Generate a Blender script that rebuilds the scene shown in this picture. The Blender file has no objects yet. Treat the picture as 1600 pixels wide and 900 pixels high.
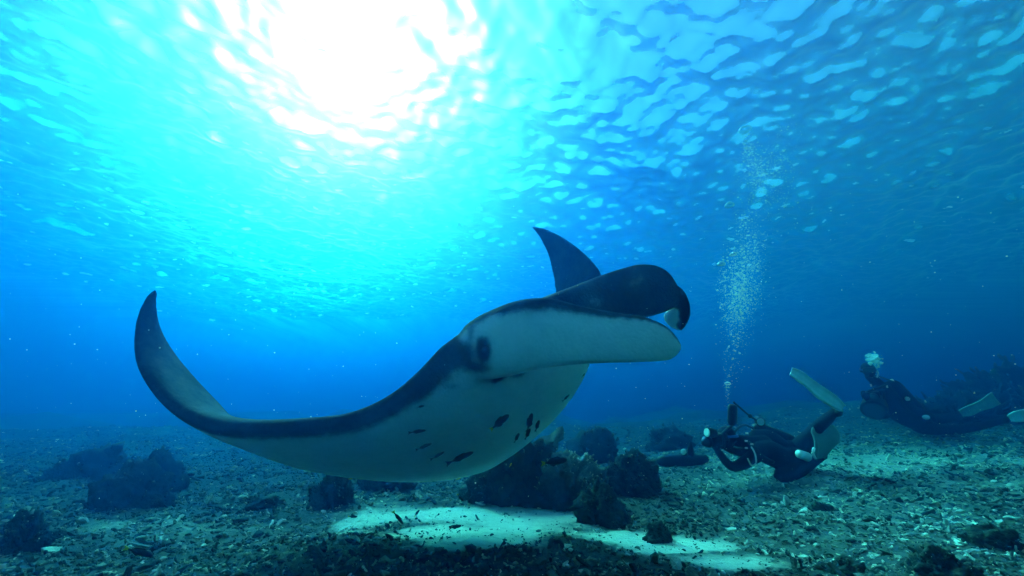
import bpy, bmesh, math, random
import numpy as np
from mathutils import Vector, Matrix, noise
from mathutils.kdtree import KDTree
from mathutils.bvhtree import BVHTree

S = bpy.context.scene
random.seed(7)

# ---------------------------------------------------------------- camera
F_PX = 614.0                       # focal length in pixels of a 1600 px wide frame
cam = bpy.data.cameras.new('camera'); cam_obj = bpy.data.objects.new('camera', cam); S.collection.objects.link(cam_obj)
cam.lens = 36*F_PX/1600; cam.sensor_width = 36; cam.clip_start = .02; cam.clip_end = 1000
cam_obj.location = (0, 0, .8); cam_obj.rotation_euler = (math.radians(108), 0, 0); S.camera = cam_obj
pt = math.radians(18)
EYE = np.array((0, 0, .8)); RGT = np.array((1., 0, 0))
FWD = np.array((0, math.cos(pt), math.sin(pt))); UPV = np.array((0, -math.sin(pt), math.cos(pt)))
def P(px, py, d): return EYE+d*((px-800)/F_PX*RGT+(450-py)/F_PX*UPV+FWD)
def cam_dir(x, y, d): return x*RGT+y*UPV+d*FWD

# ---------------------------------------------------------------- sky, sun, exposure
SUN = np.array((-.392, .707, .60)); SUN /= np.linalg.norm(SUN)
w = bpy.data.worlds.new('World'); S.world = w; w.use_nodes = True
sky = w.node_tree.nodes.new('ShaderNodeTexSky'); sky.sky_type = 'NISHITA'; sky.sun_disc = False
sky.sun_elevation = math.asin(SUN[2]); sky.sun_rotation = math.atan2(SUN[0], SUN[1])
w.node_tree.links.new(sky.outputs[0], w.node_tree.nodes['Background'].inputs[0])
w.node_tree.nodes['Background'].inputs[1].default_value = .05
sun = bpy.data.lights.new('sun', 'SUN'); sun_obj = bpy.data.objects.new('sun', sun); S.collection.objects.link(sun_obj)
sun.energy = 5; sun.angle = math.radians(4); sun.color = (1, .96, .9)
sun_obj.rotation_euler = Vector(SUN).to_track_quat('Z', 'Y').to_euler()
S.view_settings.view_transform = 'Standard'; S.view_settings.look = 'None'; S.view_settings.gamma = 1
S.view_settings.exposure = 2.9
S.cycles.use_denoising = True; S.cycles.volume_bounces = 1; S.cycles.max_bounces = 6
S.cycles.transparent_max_bounces = 12; S.cycles.caustics_reflective = False; S.cycles.caustics_refractive = True; S.cycles.blur_glossy = 1

# ---------------------------------------------------------------- helpers
def tag(o, label=None, cat=None, group=None, kind=None):
    for k, v in (('label', label), ('category', cat), ('group', group), ('kind', kind)):
        if v: o[k] = v
    return o
def link(name, me, mat=None, parent=None):
    o = bpy.data.objects.new(name, me); S.collection.objects.link(o)
    if mat is not None and me is not None and not me.materials: me.materials.append(mat)
    if parent is not None: o.parent = parent
    return o
def empty(name, loc):
    o = bpy.data.objects.new(name, None); S.collection.objects.link(o); o.location = loc; o.empty_display_size = .1
    bpy.context.view_layer.update()
    return o
def part(name, me, mat, parent):
    """a mesh in world coordinates hung under a thing without moving it"""
    if parent is not None:
        inv = parent_world(parent).inverted(); me.transform(inv)
    return link(name, me, mat, parent)
def parent_world(o):
    m = Matrix.Translation(o.location) @ o.rotation_euler.to_matrix().to_4x4()
    return parent_world(o.parent) @ m if o.parent else m
def np_mesh(name, V, F, smooth=True, attrs=None):
    """V (n,3), F (m,3 or 4) arrays"""
    V = np.asarray(V, np.float32); F = np.asarray(F, np.int32)
    me = bpy.data.meshes.new(name); me.vertices.add(len(V)); me.vertices.foreach_set('co', V.ravel())
    me.loops.add(F.size); me.loops.foreach_set('vertex_index', F.ravel())
    me.polygons.add(len(F)); me.polygons.foreach_set('loop_start', np.arange(len(F), dtype=np.int32)*F.shape[1])
    me.update(calc_edges=True); me.polygons.foreach_set('use_smooth', np.full(len(F), smooth))
    for k, v in (attrs or {}).items():
        me.attributes.new(k, 'FLOAT', 'POINT').data.foreach_set('value', np.asarray(v, np.float32))
    return me
def bm_mesh(name, bm, smooth=True):
    bmesh.ops.recalc_face_normals(bm, faces=bm.faces)
    me = bpy.data.meshes.new(name); bm.to_mesh(me); bm.free()
    me.polygons.foreach_set('use_smooth', np.full(len(me.polygons), smooth)); return me

def _hash(ix, iy, seed):
    n = (ix.astype(np.int64)*374761393+iy.astype(np.int64)*668265263+seed*1274126177) & 0x7fffffff
    n = ((n ^ (n >> 13))*1274126177) & 0x7fffffff
    return ((n ^ (n >> 16)) & 0xffff)/65535.
def vnoise(x, y, seed=0):
    x = np.asarray(x, float); y = np.asarray(y, float)
    ix = np.floor(x); iy = np.floor(y); fx = x-ix; fy = y-iy; fx = fx*fx*(3-2*fx); fy = fy*fy*(3-2*fy)
    a = _hash(ix, iy, seed); b = _hash(ix+1, iy, seed); c = _hash(ix, iy+1, seed); d = _hash(ix+1, iy+1, seed)
    return (a*(1-fx)+b*fx)*(1-fy)+(c*(1-fx)+d*fx)*fy
def fbm(x, y, seed=0, o=4):
    s = 0; a = .5
    for k in range(o):
        s = s+a*vnoise(x*2**k+17*k, y*2**k-9*k, seed+k); a *= .5
    return s/(1-.5**o)

SANDS = [(.10, 3.5, .75, .62), (-.95, 3.8, .6, .4), (.95, 2.85, .45, .22), (-.25, 3.0, .5, .22), (1.2, 2.55, .4, .16), (-.5, 3.3, .6, .35), (.62, 3.1, .45, .26)]
def sand_mask(x, y):
    m = 0
    for cx, cy, sx, sy in SANDS:
        m = np.maximum(m, 1.45*np.exp(-((x-cx)/sx)**2-((y-cy)/sy)**2))
    n = fbm(x*2.3, y*2.3, 5, 5)-.5
    return np.clip((m+n*1.9-.34)*1.5, 0, 1)
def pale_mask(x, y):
    """where the rubble and seabed are paler: the slope on the right, streaks elsewhere"""
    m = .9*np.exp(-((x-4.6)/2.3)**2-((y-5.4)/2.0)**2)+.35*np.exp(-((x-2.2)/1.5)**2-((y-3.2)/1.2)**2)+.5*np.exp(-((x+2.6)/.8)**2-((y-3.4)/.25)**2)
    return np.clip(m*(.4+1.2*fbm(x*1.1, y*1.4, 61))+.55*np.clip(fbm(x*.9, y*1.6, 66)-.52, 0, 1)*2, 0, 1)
def ground(x, y):
    x = np.asarray(x, float); y = np.asarray(y, float)
    sp = np.logaddexp(0, (x-1.5)*2)/2
    near = np.exp(-((x-1.5)**2+(y-4)**2)/900)
    z = .075*np.minimum(sp, 14)*near+.02*np.maximum(0, -x-2)*near
    z = z+(.15-.09*np.exp(-((x-.2)/1.6)**2-((y-3.2)/1.2)**2))*(fbm(x*.55, y*.55, 1)-.5)+.09*(fbm(x*2.3, y*2.3, 2, 3)-.5)*(1-.6*sand_mask(x, y))+.03*(fbm(x*8, y*8, 9, 2)-.5)*(1-.7*sand_mask(x, y))
    z = z+.9*np.clip((y-8)/6, 0, 1)*(fbm(x*.35, y*.35, 15, 3)-.42)
    z = z+2.6*np.clip((y-9)/12, 0, 1)*np.clip(fbm(x*.17+3, y*.17, 15, 4)-.40, -.05, 1)
    return z
def on_ground(px, py):
    """where the view ray through a photo point meets the seabed, and its depth"""
    r = (px-800)/F_PX*RGT+(450-py)/F_PX*UPV+FWD
    d = np.arange(.8, 40, .01); q = EYE+d[:, None]*r
    k = np.argmax(q[:, 2] < ground(q[:, 0], q[:, 1]))
    if k == 0: k = len(d)-1
    return q[k], d[k]

# ---------------------------------------------------------------- materials
def mat(name, col, rough=.6, spec=.3, noise_amt=0, noise_scale=8, bump=0, bump_scale=30, col2=None):
    m = bpy.data.materials.new(name); m.use_nodes = True; n = m.node_tree; b = n.nodes['Principled BSDF']
    b.inputs['Base Color'].default_value = (*col, 1); b.inputs['Roughness'].default_value = rough; b.inputs['Specular IOR Level'].default_value = spec*.3   # little sheen under water
    tc = n.nodes.new('ShaderNodeTexCoord')
    if noise_amt or col2:
        t = n.nodes.new('ShaderNodeTexNoise'); t.inputs['Scale'].default_value = noise_scale; t.inputs['Detail'].default_value = 5
        n.links.new(tc.outputs['Object'], t.inputs['Vector'])
        r = n.nodes.new('ShaderNodeValToRGB'); r.color_ramp.elements[0].position = .35; r.color_ramp.elements[1].position = .65
        c2 = col2 or tuple(c*(1-noise_amt) for c in col)
        r.color_ramp.elements[0].color = (*c2, 1); r.color_ramp.elements[1].color = (*col, 1)
        n.links.new(t.outputs['Fac'], r.inputs[0]); n.links.new(r.outputs[0], b.inputs['Base Color'])
    if bump:
        t = n.nodes.new('ShaderNodeTexNoise'); t.inputs['Scale'].default_value = bump_scale; t.inputs['Detail'].default_value = 4
        n.links.new(tc.outputs['Object'], t.inputs['Vector'])
        u = n.nodes.new('ShaderNodeBump'); u.inputs['Strength'].default_value = bump; u.inputs['Distance'].default_value = .02
        n.links.new(t.outputs['Fac'], u.inputs['Height']); n.links.new(u.outputs[0], b.inputs['Normal'])
    return m
def attr_mat(name, attr, stops, rough=.8, spec=.2, jitter=.25, scale=25, bump=.3, bump_scale=60):
    """colour by a per-point attribute, roughened by noise"""
    m = bpy.data.materials.new(name); m.use_nodes = True; n = m.node_tree; b = n.nodes['Principled BSDF']
    b.inputs['Roughness'].default_value = rough; b.inputs['Specular IOR Level'].default_value = spec*.3   # little sheen under water
    a = n.nodes.new('ShaderNodeAttribute'); a.attribute_name = attr
    tc = n.nodes.new('ShaderNodeTexCoord')
    t = n.nodes.new('ShaderNodeTexNoise'); t.inputs['Scale'].default_value = scale; t.inputs['Detail'].default_value = 6; t.inputs['Roughness'].default_value = .65
    n.links.new(tc.outputs['Object'], t.inputs['Vector'])
    ma = n.nodes.new('ShaderNodeMath'); ma.operation = 'MULTIPLY_ADD'; ma.inputs[1].default_value = jitter; n.links.new(t.outputs['Fac'], ma.inputs[0])
    sb = n.nodes.new('ShaderNodeMath'); sb.operation = 'SUBTRACT'; sb.inputs[1].default_value = jitter*.5
    n.links.new(a.outputs['Fac'], ma.inputs[2]); n.links.new(ma.outputs[0], sb.inputs[0])
    r = n.nodes.new('ShaderNodeValToRGB'); e = r.color_ramp.elements
    e[0].position, e[0].color = stops[0][0], (*stops[0][1], 1); e[1].position, e[1].color = stops[-1][0], (*stops[-1][1], 1)
    for p_, c_ in stops[1:-1]:
        q = e.new(p_); q.color = (*c_, 1)
    n.links.new(sb.outputs[0], r.inputs[0]); n.links.new(r.outputs[0], b.inputs['Base Color'])
    if bump:
        t2 = n.nodes.new('ShaderNodeTexNoise'); t2.inputs['Scale'].default_value = bump_scale; t2.inputs['Detail'].default_value = 5
        n.links.new(tc.outputs['Object'], t2.inputs['Vector'])
        u = n.nodes.new('ShaderNodeBump'); u.inputs['Strength'].default_value = bump; u.inputs['Distance'].default_value = .02
        n.links.new(t2.outputs['Fac'], u.inputs['Height']); n.links.new(u.outputs[0], b.inputs['Normal'])
    return m

# ---------------------------------------------------------------- water surface, seabed, water haze
def grid_mesh(name, xs, ys, f, attr=None):
    X, Y = np.meshgrid(xs, ys); Z = f(X, Y); nx, ny = len(xs), len(ys)
    i = np.arange((nx-1)*(ny-1)); a = (i//(nx-1))*nx+i % (nx-1)
    return np_mesh(name, np.stack([X, Y, Z], -1).reshape(-1, 3), np.stack([a, a+1, a+nx+1, a+nx], -1), True,
                   {k: g(X, Y).ravel() for k, g in (attr or {}).items()})
rng = np.random.default_rng(3)
WAVES = []
for k in range(110):
    lam = math.exp(rng.uniform(math.log(.22), math.log(1.9)))
    WAVES.append((2*math.pi/lam, rng.normal(2.5, .75), rng.uniform(0, 6.28), .044*lam/(2*math.pi)*(1 if lam < 1 else .6)))
for k in range(10):
    lam = math.exp(rng.uniform(math.log(2.8), math.log(8)))
    WAVES.append((2*math.pi/lam, rng.normal(2.4, .4), rng.uniform(0, 6.28), .040*lam/(2*math.pi)))
def waves(X, Y):
    Z = np.zeros_like(X)
    for kk, th, ph, amp in WAVES:
        A = kk*(math.cos(th)*X+math.sin(th)*Y)+ph
        Z += amp*(np.sin(A)+.25*np.cos(2*A))
    fade = np.clip((45-np.maximum(abs(X), abs(Y-8)))/10, 0, 1)
    return SURF_Z+Z*fade
SURF_Z = 7.8
out_ = np.array([32, 36, 42, 50, 65, 90, 140.])
wx = np.concatenate([-out_[::-1], np.arange(-25, 25.01, .07), out_])
wy = np.concatenate([[-120, -80, -45, -25, -12, -6], np.arange(-2, 29, .07), [31, 34, 38, 45, 60, 90, 140, 215]])
wm = bpy.data.materials.new('sea_surface'); wm.use_nodes = True; n = wm.node_tree; n.nodes.clear()
o_ = n.nodes.new('ShaderNodeOutputMaterial'); mx = n.nodes.new('ShaderNodeMixShader'); tr = n.nodes.new('ShaderNodeBsdfTransparent'); gl = n.nodes.new('ShaderNodeBsdfGlass')
gl.inputs['Roughness'].default_value = .34; gl.inputs['IOR'].default_value = 1.33; mx.inputs[0].default_value = .94
g2 = n.nodes.new('ShaderNodeBsdfGlass'); g2.inputs['Roughness'].default_value = .43; g2.inputs['IOR'].default_value = 1.33; m2 = n.nodes.new('ShaderNodeMixShader'); m2.inputs[0].default_value = .88
n.links.new(gl.outputs[0], m2.inputs[1]); n.links.new(g2.outputs[0], m2.inputs[2])
tc = n.nodes.new('ShaderNodeTexCoord'); tx = n.nodes.new('ShaderNodeTexNoise'); tx.inputs['Scale'].default_value = 5; tx.inputs['Detail'].default_value = 4
bu = n.nodes.new('ShaderNodeBump'); bu.inputs['Strength'].default_value = .5; bu.inputs['Distance'].default_value = .05
n.links.new(tc.outputs['Object'], tx.inputs['Vector']); n.links.new(tx.outputs['Fac'], bu.inputs['Height']); n.links.new(bu.outputs[0], gl.inputs['Normal'])
n.links.new(tr.outputs[0], mx.inputs[1]); n.links.new(m2.outputs[0], mx.inputs[2]); n.links.new(mx.outputs[0], o_.inputs[0])
tag(link('water_surface', grid_mesh('water_surface', wx, wy, waves), wm), 'rippled sea surface seen from below with the sun behind it', kind='structure')

gx = np.concatenate([[-150, -110, -80, -60, -45, -34, -26, -20], np.arange(-16, 18, .055), [20, 24, 30, 38, 50, 70, 100, 150]])
gy = np.concatenate([[-30, -15, -6, -2], np.arange(0, 13, .055), np.arange(13, 22, .25), [23, 26, 30, 36, 45, 60, 90, 130, 215]])
gm = attr_mat('seabed_sand', 'sand', [(0, (.03, .034, .03)), (.35, (.09, .09, .08)), (.6, (.24, .23, .20)), (1.0, (.44, .42, .37))], .9, .1, .85, 16, 1.0, 26)
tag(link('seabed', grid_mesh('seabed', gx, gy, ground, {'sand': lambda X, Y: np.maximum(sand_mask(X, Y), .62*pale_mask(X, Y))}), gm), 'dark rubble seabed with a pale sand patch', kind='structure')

bm = bmesh.new(); bmesh.ops.create_cube(bm, size=1)
bmesh.ops.scale(bm, vec=(312, 352, SURF_Z+.9+1.6), verts=bm.verts); bmesh.ops.translate(bm, vec=(0, 90, (SURF_Z+.9-1.6)/2), verts=bm.verts)
hm = bpy.data.materials.new('water_haze'); hm.use_nodes = True; n = hm.node_tree; n.nodes.clear()
o_ = n.nodes.new('ShaderNodeOutputMaterial'); pv = n.nodes.new('ShaderNodeVolumePrincipled'); n.links.new(pv.outputs[0], o_.inputs['Volume'])
def water(ss, sa, dens, g):
    c = [x/dens for x in ss]; A = [max(0, 1-a/(dens*(1-x)))**2 for a, x in zip(sa, c)]
    pv.inputs['Color'].default_value = (*c, 1); pv.inputs['Absorption Color'].default_value = (*A, 1)
    pv.inputs['Density'].default_value = dens; pv.inputs['Anisotropy'].default_value = g
water((.0003, .0080, .039), (.225, .0525, .034), .33, .75)
tag(link('haze', bm_mesh('haze', bm, False), hm), 'blue sea water that fades far things', kind='stuff')

# ---------------------------------------------------------------- manta ray
def catmull(A, n):
    A = np.asarray(A, float); m = len(A)
    t = np.linspace(0, m-1, n); i = np.clip(t.astype(int), 0, m-2); f = (t-i)[:, None]
    p0 = A[np.maximum(i-1, 0)]; p1 = A[i]; p2 = A[i+1]; p3 = A[np.minimum(i+2, m-1)]
    return .5*((2*p1)+(-p0+p2)*f+(2*p0-5*p1+4*p2-p3)*f*f+(-p0+3*p1-3*p2+p3)*f**3)

def loft_rings(rings):
    """rings (n, k, 3) -> vertices and faces of a closed skin with end caps"""
    n, k = rings.shape[:2]
    v = rings.reshape(-1, 3); F = []
    for i in range(n-1):
        for j in range(k):
            a = i*k+j; b = i*k+(j+1) % k
            F.append((a, b, b+k, a+k))
    F.append(tuple(range(k-1, -1, -1))); F.append(tuple((n-1)*k+j for j in range(k)))
    return v, F

def sheet(stations, n, k, dorsal_hint, kd=.5, kv=.5, blunt=1.0, flip_at=None):
    """stations: (L point, T point, thickness[, kd, kv]); returns rings and the ring parameters (span, chord, side, chord length)"""
    S_ = catmull([list(s[0])+list(s[1])+[s[2], s[3] if len(s) > 3 else kd, s[4] if len(s) > 4 else kv] for s in stations], n)
    L, T, th, a, b = S_[:, :3], S_[:, 3:6], np.maximum(S_[:, 6], .008), S_[:, 7], S_[:, 8]
    mid = .5*(L+T); tan = np.gradient(mid, axis=0); ch = T-L
    nn = np.cross(tan, ch); nn /= np.linalg.norm(nn, axis=1)[:, None]+1e-9
    j = n//2
    if nn[j] @ dorsal_hint < 0: nn = -nn
    for q in range(j+1, n):
        if nn[q] @ nn[q-1] < 0: nn[q] = -nn[q]
    for q in range(j-1, -1, -1):
        if nn[q] @ nn[q+1] < 0: nn[q] = -nn[q]
    h = k//2
    c = .5-.5*np.cos(np.linspace(0, math.pi, h+1))
    if blunt == 1.0:
        shp = np.sqrt(c)*(1-c)**.85; shp /= shp.max()
    else:
        shp = np.sqrt(np.maximum(0, 1-(2*c-1)**2))**.7
    R, par = [], []
    for q in range(n):
        lo = min(.006, th[q]*.4)
        up = [L[q]+ch[q]*cc+nn[q]*(th[q]*a[q]*s_+lo*(0 < cc < 1)) for cc, s_ in zip(c, shp)]
        dn = [L[q]+ch[q]*cc-nn[q]*(th[q]*b[q]*s_+lo*(0 < cc < 1)) for cc, s_ in zip(c, shp)]
        R.append(up+dn[-2:0:-1])
        cl = np.linalg.norm(ch[q])
        par.append([(q/(n-1), cc, 1, cl) for cc in c]+[(q/(n-1), cc, -1, cl) for cc in c[-2:0:-1]])
    return np.array(R), np.array(par)

def build_manta():
    u_hint = cam_dir(-.16, .88, .45)
    wing = [
        (P(243,450,2.42), P(247,456,2.43), .010), (P(227,467,2.39), P(246,490,2.46), .03),
        (P(214,508,2.31), P(253,520,2.48), .05), (P(214,560,2.20), P(277,558,2.50), .06),
        (P(238,605,2.12), P(311,599,2.55), .08), (P(277,641,2.06), P(345,636,2.60), .10),
        (P(328,661,2.02), P(374,672,2.66), .12), (P(388,666,2.00), P(418,705,2.72), .14),
        (P(460,663,1.97), P(478,731,2.80), .16), (P(540,652,1.95), P(562,745,2.90), .18, .40, .60),
        (P(604,624,1.95), P(622,749,3.00), .22, .30, .70), (P(653,584,1.96), P(672,748,3.10), .28, .22, .74),
        (P(700,537,1.99), P(716,742,3.15), .36, .20, .74), (P(760,508,2.06), P(752,730,3.22), .42, .20, .72),
        (P(845,515,2.22), P(776,712,3.28), .42, .22, .62), (P(905,515,2.42), P(796,688,3.38), .36, .28, .56),
        (P(922,505,2.75), P(812,652,3.52), .28), (P(920,490,3.15), P(830,606,3.70), .22),
        (P(928,465,3.40), P(850,556,3.88), .15), (P(938,427,3.60), P(868,472,4.02), .10),
        (P(903,388,3.76), P(860,410,4.06), .06), (P(860,361,3.92), P(845,374,4.05), .03), (P(829,353,4.0), P(831,355,4.01), .010)]
    near = [
        (P(745,505,2.12), P(735,578,2.12), .24), (P(772,487,2.06), P(755,592,2.02), .24), (P(812,470,2.00), P(795,588,1.95), .20),
        (P(858,466,1.96), P(842,577,1.91), .13), (P(908,478,1.92), P(892,571,1.87), .085), (P(958,487,1.87), P(945,568,1.83), .065),
        (P(1005,494,1.82), P(1000,567,1.79), .05), (P(1040,508,1.78), P(1038,565,1.77), .04), (P(1058,526,1.765), P(1056,557,1.76), .03), (P(1065,540,1.76), P(1064,546,1.76), .02)]
    far = [
        (P(815,480,2.25), P(830,520,2.25), .20), (P(850,464,2.32), P(855,515,2.30), .18), (P(895,447,2.40), P(885,510,2.35), .16),
        (P(948,427,2.48), P(940,505,2.42), .14), (P(1000,413,2.53), P(1000,498,2.48), .12), (P(1034,420,2.55), P(1038,488,2.5), .10),
        (P(1052,442,2.57), P(1054,480,2.54), .07), (P(1058,458,2.58), P(1058,474,2.56), .03)]
    flap = [
        (P(1048,440,2.60), P(1050,478,2.56), .04), (P(1066,452,2.62), P(1058,482,2.58), .035), (P(1076,472,2.63), P(1059,486,2.58), .03),
        (P(1078,490,2.62), P(1060,497,2.57), .03), (P(1072,506,2.60), P(1060,508,2.56), .025), (P(1063,518,2.57), P(1060,516,2.56), .02)]
    inner = [
        (P(1058,474,2.60), P(1050,484,2.60), .02), (P(1060,486,2.58), P(1040,486,2.64), .02), (P(1062,498,2.57), P(1036,496,2.66), .02),
        (P(1064,508,2.57), P(1044,508,2.64), .02), (P(1064,516,2.57), P(1058,515,2.60), .02)]
    tail = [(P(800,680,3.15), .09), (P(770,680,3.4), .06), (P(735,670,3.75), .03), (P(700,668,4.1), .016), (P(665,668,4.5), .008)]
    V, F, PR, ID = [], [], [], []
    def put(R, par, idn):
        v, f = loft_rings(R); o = sum(len(x) for x in V)
        V.append(v); F.extend(tuple(o+i for i in q) for q in f); PR.append(par.reshape(-1, 4)); ID.append(np.full(len(v), idn))
    put(*sheet(wing, 150, 72, u_hint), 0)
    cam_hint = cam_dir(0, 0, -1)
    put(*sheet(near, 60, 40, cam_hint, blunt=2), 1)
    put(*sheet(far, 50, 40, cam_hint, blunt=2), 2)
    put(*sheet(flap, 30, 24, cam_hint, blunt=2), 3)
    put(*sheet(inner, 30, 24, cam_hint, blunt=2), 4)
    tp = catmull([list(p)+[r] for p, r in tail], 30); ax = np.gradient(tp[:, :3], axis=0); ax /= np.linalg.norm(ax, axis=1)[:, None]
    e1 = np.cross(ax, [0, 0, 1]); e1 /= np.linalg.norm(e1, axis=1)[:, None]; e2 = np.cross(ax, e1)
    an = np.linspace(0, 2*math.pi, 12, endpoint=False)
    R = tp[:, None, :3]+tp[:, None, 3:]*(np.cos(an)[None, :, None]*e1[:, None]+np.sin(an)[None, :, None]*e2[:, None])
    put(R, np.zeros((30, 12, 4)), 5)
    bmi = bmesh.new(); bmesh.ops.create_icosphere(bmi, subdivisions=4, radius=1)      # the bulge round the near eye
    c_ = P(756, 545, 2.03); V.append(np.array([c_+.095*np.array(v.co[:])*np.array((1.1, .9, 1.0)) for v in bmi.verts])); o_ = sum(len(x) for x in V[:-1])
    F.extend(tuple(o_+v.index for v in f.verts) for f in bmi.faces); PR.append(np.zeros((len(bmi.verts), 4))); ID.append(np.full(len(bmi.verts), 6)); bmi.free()
    V = np.concatenate(V); PR = np.concatenate(PR); ID = np.concatenate(ID)
    me = bpy.data.meshes.new('manta_cage'); me.from_pydata(V.tolist(), [], F); me.update()
    bm = bmesh.new(); bm.from_mesh(me); bmesh.ops.recalc_face_normals(bm, faces=bm.faces); bm.to_mesh(me); bm.free()
    tmp = bpy.data.objects.new('manta_cage', me); S.collection.objects.link(tmp)
    md = tmp.modifiers.new('r', 'REMESH'); md.mode = 'VOXEL'; md.voxel_size = .013; md.use_smooth_shade = True
    sm = tmp.modifiers.new('s', 'SMOOTH'); sm.iterations = 8; sm.factor = .5
    bpy.context.view_layer.update()
    ev = tmp.evaluated_get(bpy.context.evaluated_depsgraph_get())
    body = bpy.data.meshes.new_from_object(ev); body.name = 'manta_ray'
    bpy.data.objects.remove(tmp); bpy.data.meshes.remove(me)
    # the animal's own markings plus painted head highlights, carried by its skin: 1 dark back, 0 white belly
    kd = KDTree(len(V))
    for i, p in enumerate(V): kd.insert(p, i)
    kd.balance()
    nv = len(body.vertices); co = np.empty(nv*3); body.vertices.foreach_get('co', co); co = co.reshape(-1, 3)
    idx = np.array([kd.find(p)[1] for p in co]); pr = PR[idx]; idn = ID[idx]
    span, c, side, cl = pr.T
    dist = c*cl
    dark = np.where(side > 0, 1.0, 0.0)
    band = np.interp(span, [0, .25, .33, .45, .55, .62], [.10, .075, .06, .05, .06, .03])
    vent = np.clip(1.3-dist/band*.75, 0, 1)
    vent = np.maximum(vent, np.interp(span, [0, .22, .30], [.9, .6, 0]))
    vent = np.maximum(vent, np.clip(1-(cl-dist)/.10, 0, 1)*.35)
    tone = np.where(side > 0, np.clip(.84+.16*np.exp(-dist/.05), 0, 1), vent)
    d = tone*(idn == 0)
    # near cephalic fin: white, dark along the upper margin towards the head
    m1 = idn == 1
    top = np.clip(1.25-(c*cl)/np.interp(span, [0, .3, .45, .62, .75, 1], [.08, .09, .055, .035, .012, .004]), 0, 1)
    d = np.where(m1, np.where(side > 0, top, 1.0), d)
    d = np.where(idn == 2, .80, d); d = np.where(idn == 3, .95, d); d = np.where(idn == 4, .02, d); d = np.where(idn == 5, .9, d)
    def spot(px, py, dep, r, amt, sq=(1, 1)):
        nonlocal d
        p0 = np.array(P(px, py, dep)); w_ = np.exp(-(((co-p0) @ RGT/sq[0])**2+((co-p0) @ UPV/sq[1])**2)/(r*r))
        w_ *= np.abs((co-p0) @ FWD) < .45
        d = np.maximum(d, np.clip(w_*amt, 0, 1)) if amt > 0 else d*(1-np.clip(-w_*amt, 0, 1))
    spot(756, 545, 1.95, .044, 1.4, (.8, 1.3)); spot(722, 552, 1.97, .075, 1.0, (1.1, .9)); spot(742, 572, 1.95, .055, .85, (1.7, .7)); spot(735, 520, 1.97, .05, .5, (.6, 1.3)); spot(690, 560, 1.97, .06, 1.0, (1.2, 1)); spot(770, 478, 2.0, .06, .75, (1.6, .5)); spot(830, 470, 2.0, .06, 1.2, (1.8, .5))
    spot(700, 590, 1.97, .04, .5, (.5, 1.4)); spot(808, 592, 1.98, .034, .7, (1.7, .6)); spot(755, 596, 1.98, .04, .42, (2.8, .8)); spot(705, 603, 1.97, .03, .5, (2, .7))
    spot(772, 506, 1.97, .045, -.75, (.7, 1.1)); spot(985, 440, 2.5, .075, -.22, (1.2, .8)); spot(925, 470, 2.4, .06, -.15, (1.5, .7)); spot(715, 535, 1.98, .05, -.2, (1, .8))  # spots above the eye and on the cheek paint highlights into the skin tone
    mot = np.array([noise.fractal(Vector(p)*5, 1, 2, 4) for p in co]); mot2 = np.array([noise.turbulence(Vector(p)*22, 2, False) for p in co])
    d = np.clip(d+np.where(d > .5, .16*mot-.10*(mot2-.5), .16*np.abs(mot)+.05*mot2), 0, 1)
    ne = len(body.edges); ed = np.empty(ne*2, np.int32); body.edges.foreach_get('vertices', ed); ed = ed.reshape(-1, 2)
    for _ in range(3):
        acc = d.copy(); cnt = np.ones(nv)
        np.add.at(acc, ed[:, 0], d[ed[:, 1]]); np.add.at(acc, ed[:, 1], d[ed[:, 0]]); np.add.at(cnt, ed[:, 0], 1); np.add.at(cnt, ed[:, 1], 1)
        d = acc/cnt
    at = body.attributes.new('dark', 'FLOAT', 'POINT'); at.data.foreach_set('value', d.astype(np.float32))
    return body
skin = attr_mat('manta_skin', 'dark', [(0, (.80, .80, .78)), (.30, (.62, .63, .62)), (.5, (.24, .25, .27)), (.68, (.055, .06, .07)), (1, (.012, .014, .018))], .7, .03, .40, 34, .2, 70)
manta_me = build_manta()
manta = tag(link('manta_ray', manta_me, skin), 'large manta ray over the seabed with white belly shown and one wing tip curled up', 'manta ray')
mb = BVHTree.FromPolygons([v.co for v in manta_me.vertices], [tuple(p.vertices) for p in manta_me.polygons])
def on_manta(px, py):
    r = Vector((px-800)/F_PX*RGT+(450-py)/F_PX*UPV+FWD).normalized()
    return mb.ray_cast(Vector(EYE), r)
def ball(name, c, r, mat_, parent, sub=3, sc=(1, 1, 1)):
    bm = bmesh.new(); bmesh.ops.create_icosphere(bm, subdivisions=sub, radius=1)
    for v in bm.verts: v.co = Vector(c)+Vector((v.co.x*r*sc[0], v.co.y*r*sc[1], v.co.z*r*sc[2]))
    return part(name, bm_mesh(name, bm), mat_, parent)
hit = on_manta(757, 549)
if hit[0] is not None:
    eye_m = mat('manta_eye', (.01, .012, .015), .12, .6)
    ball('eye', hit[0]-hit[1]*.012, .028, eye_m, manta)

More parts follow.
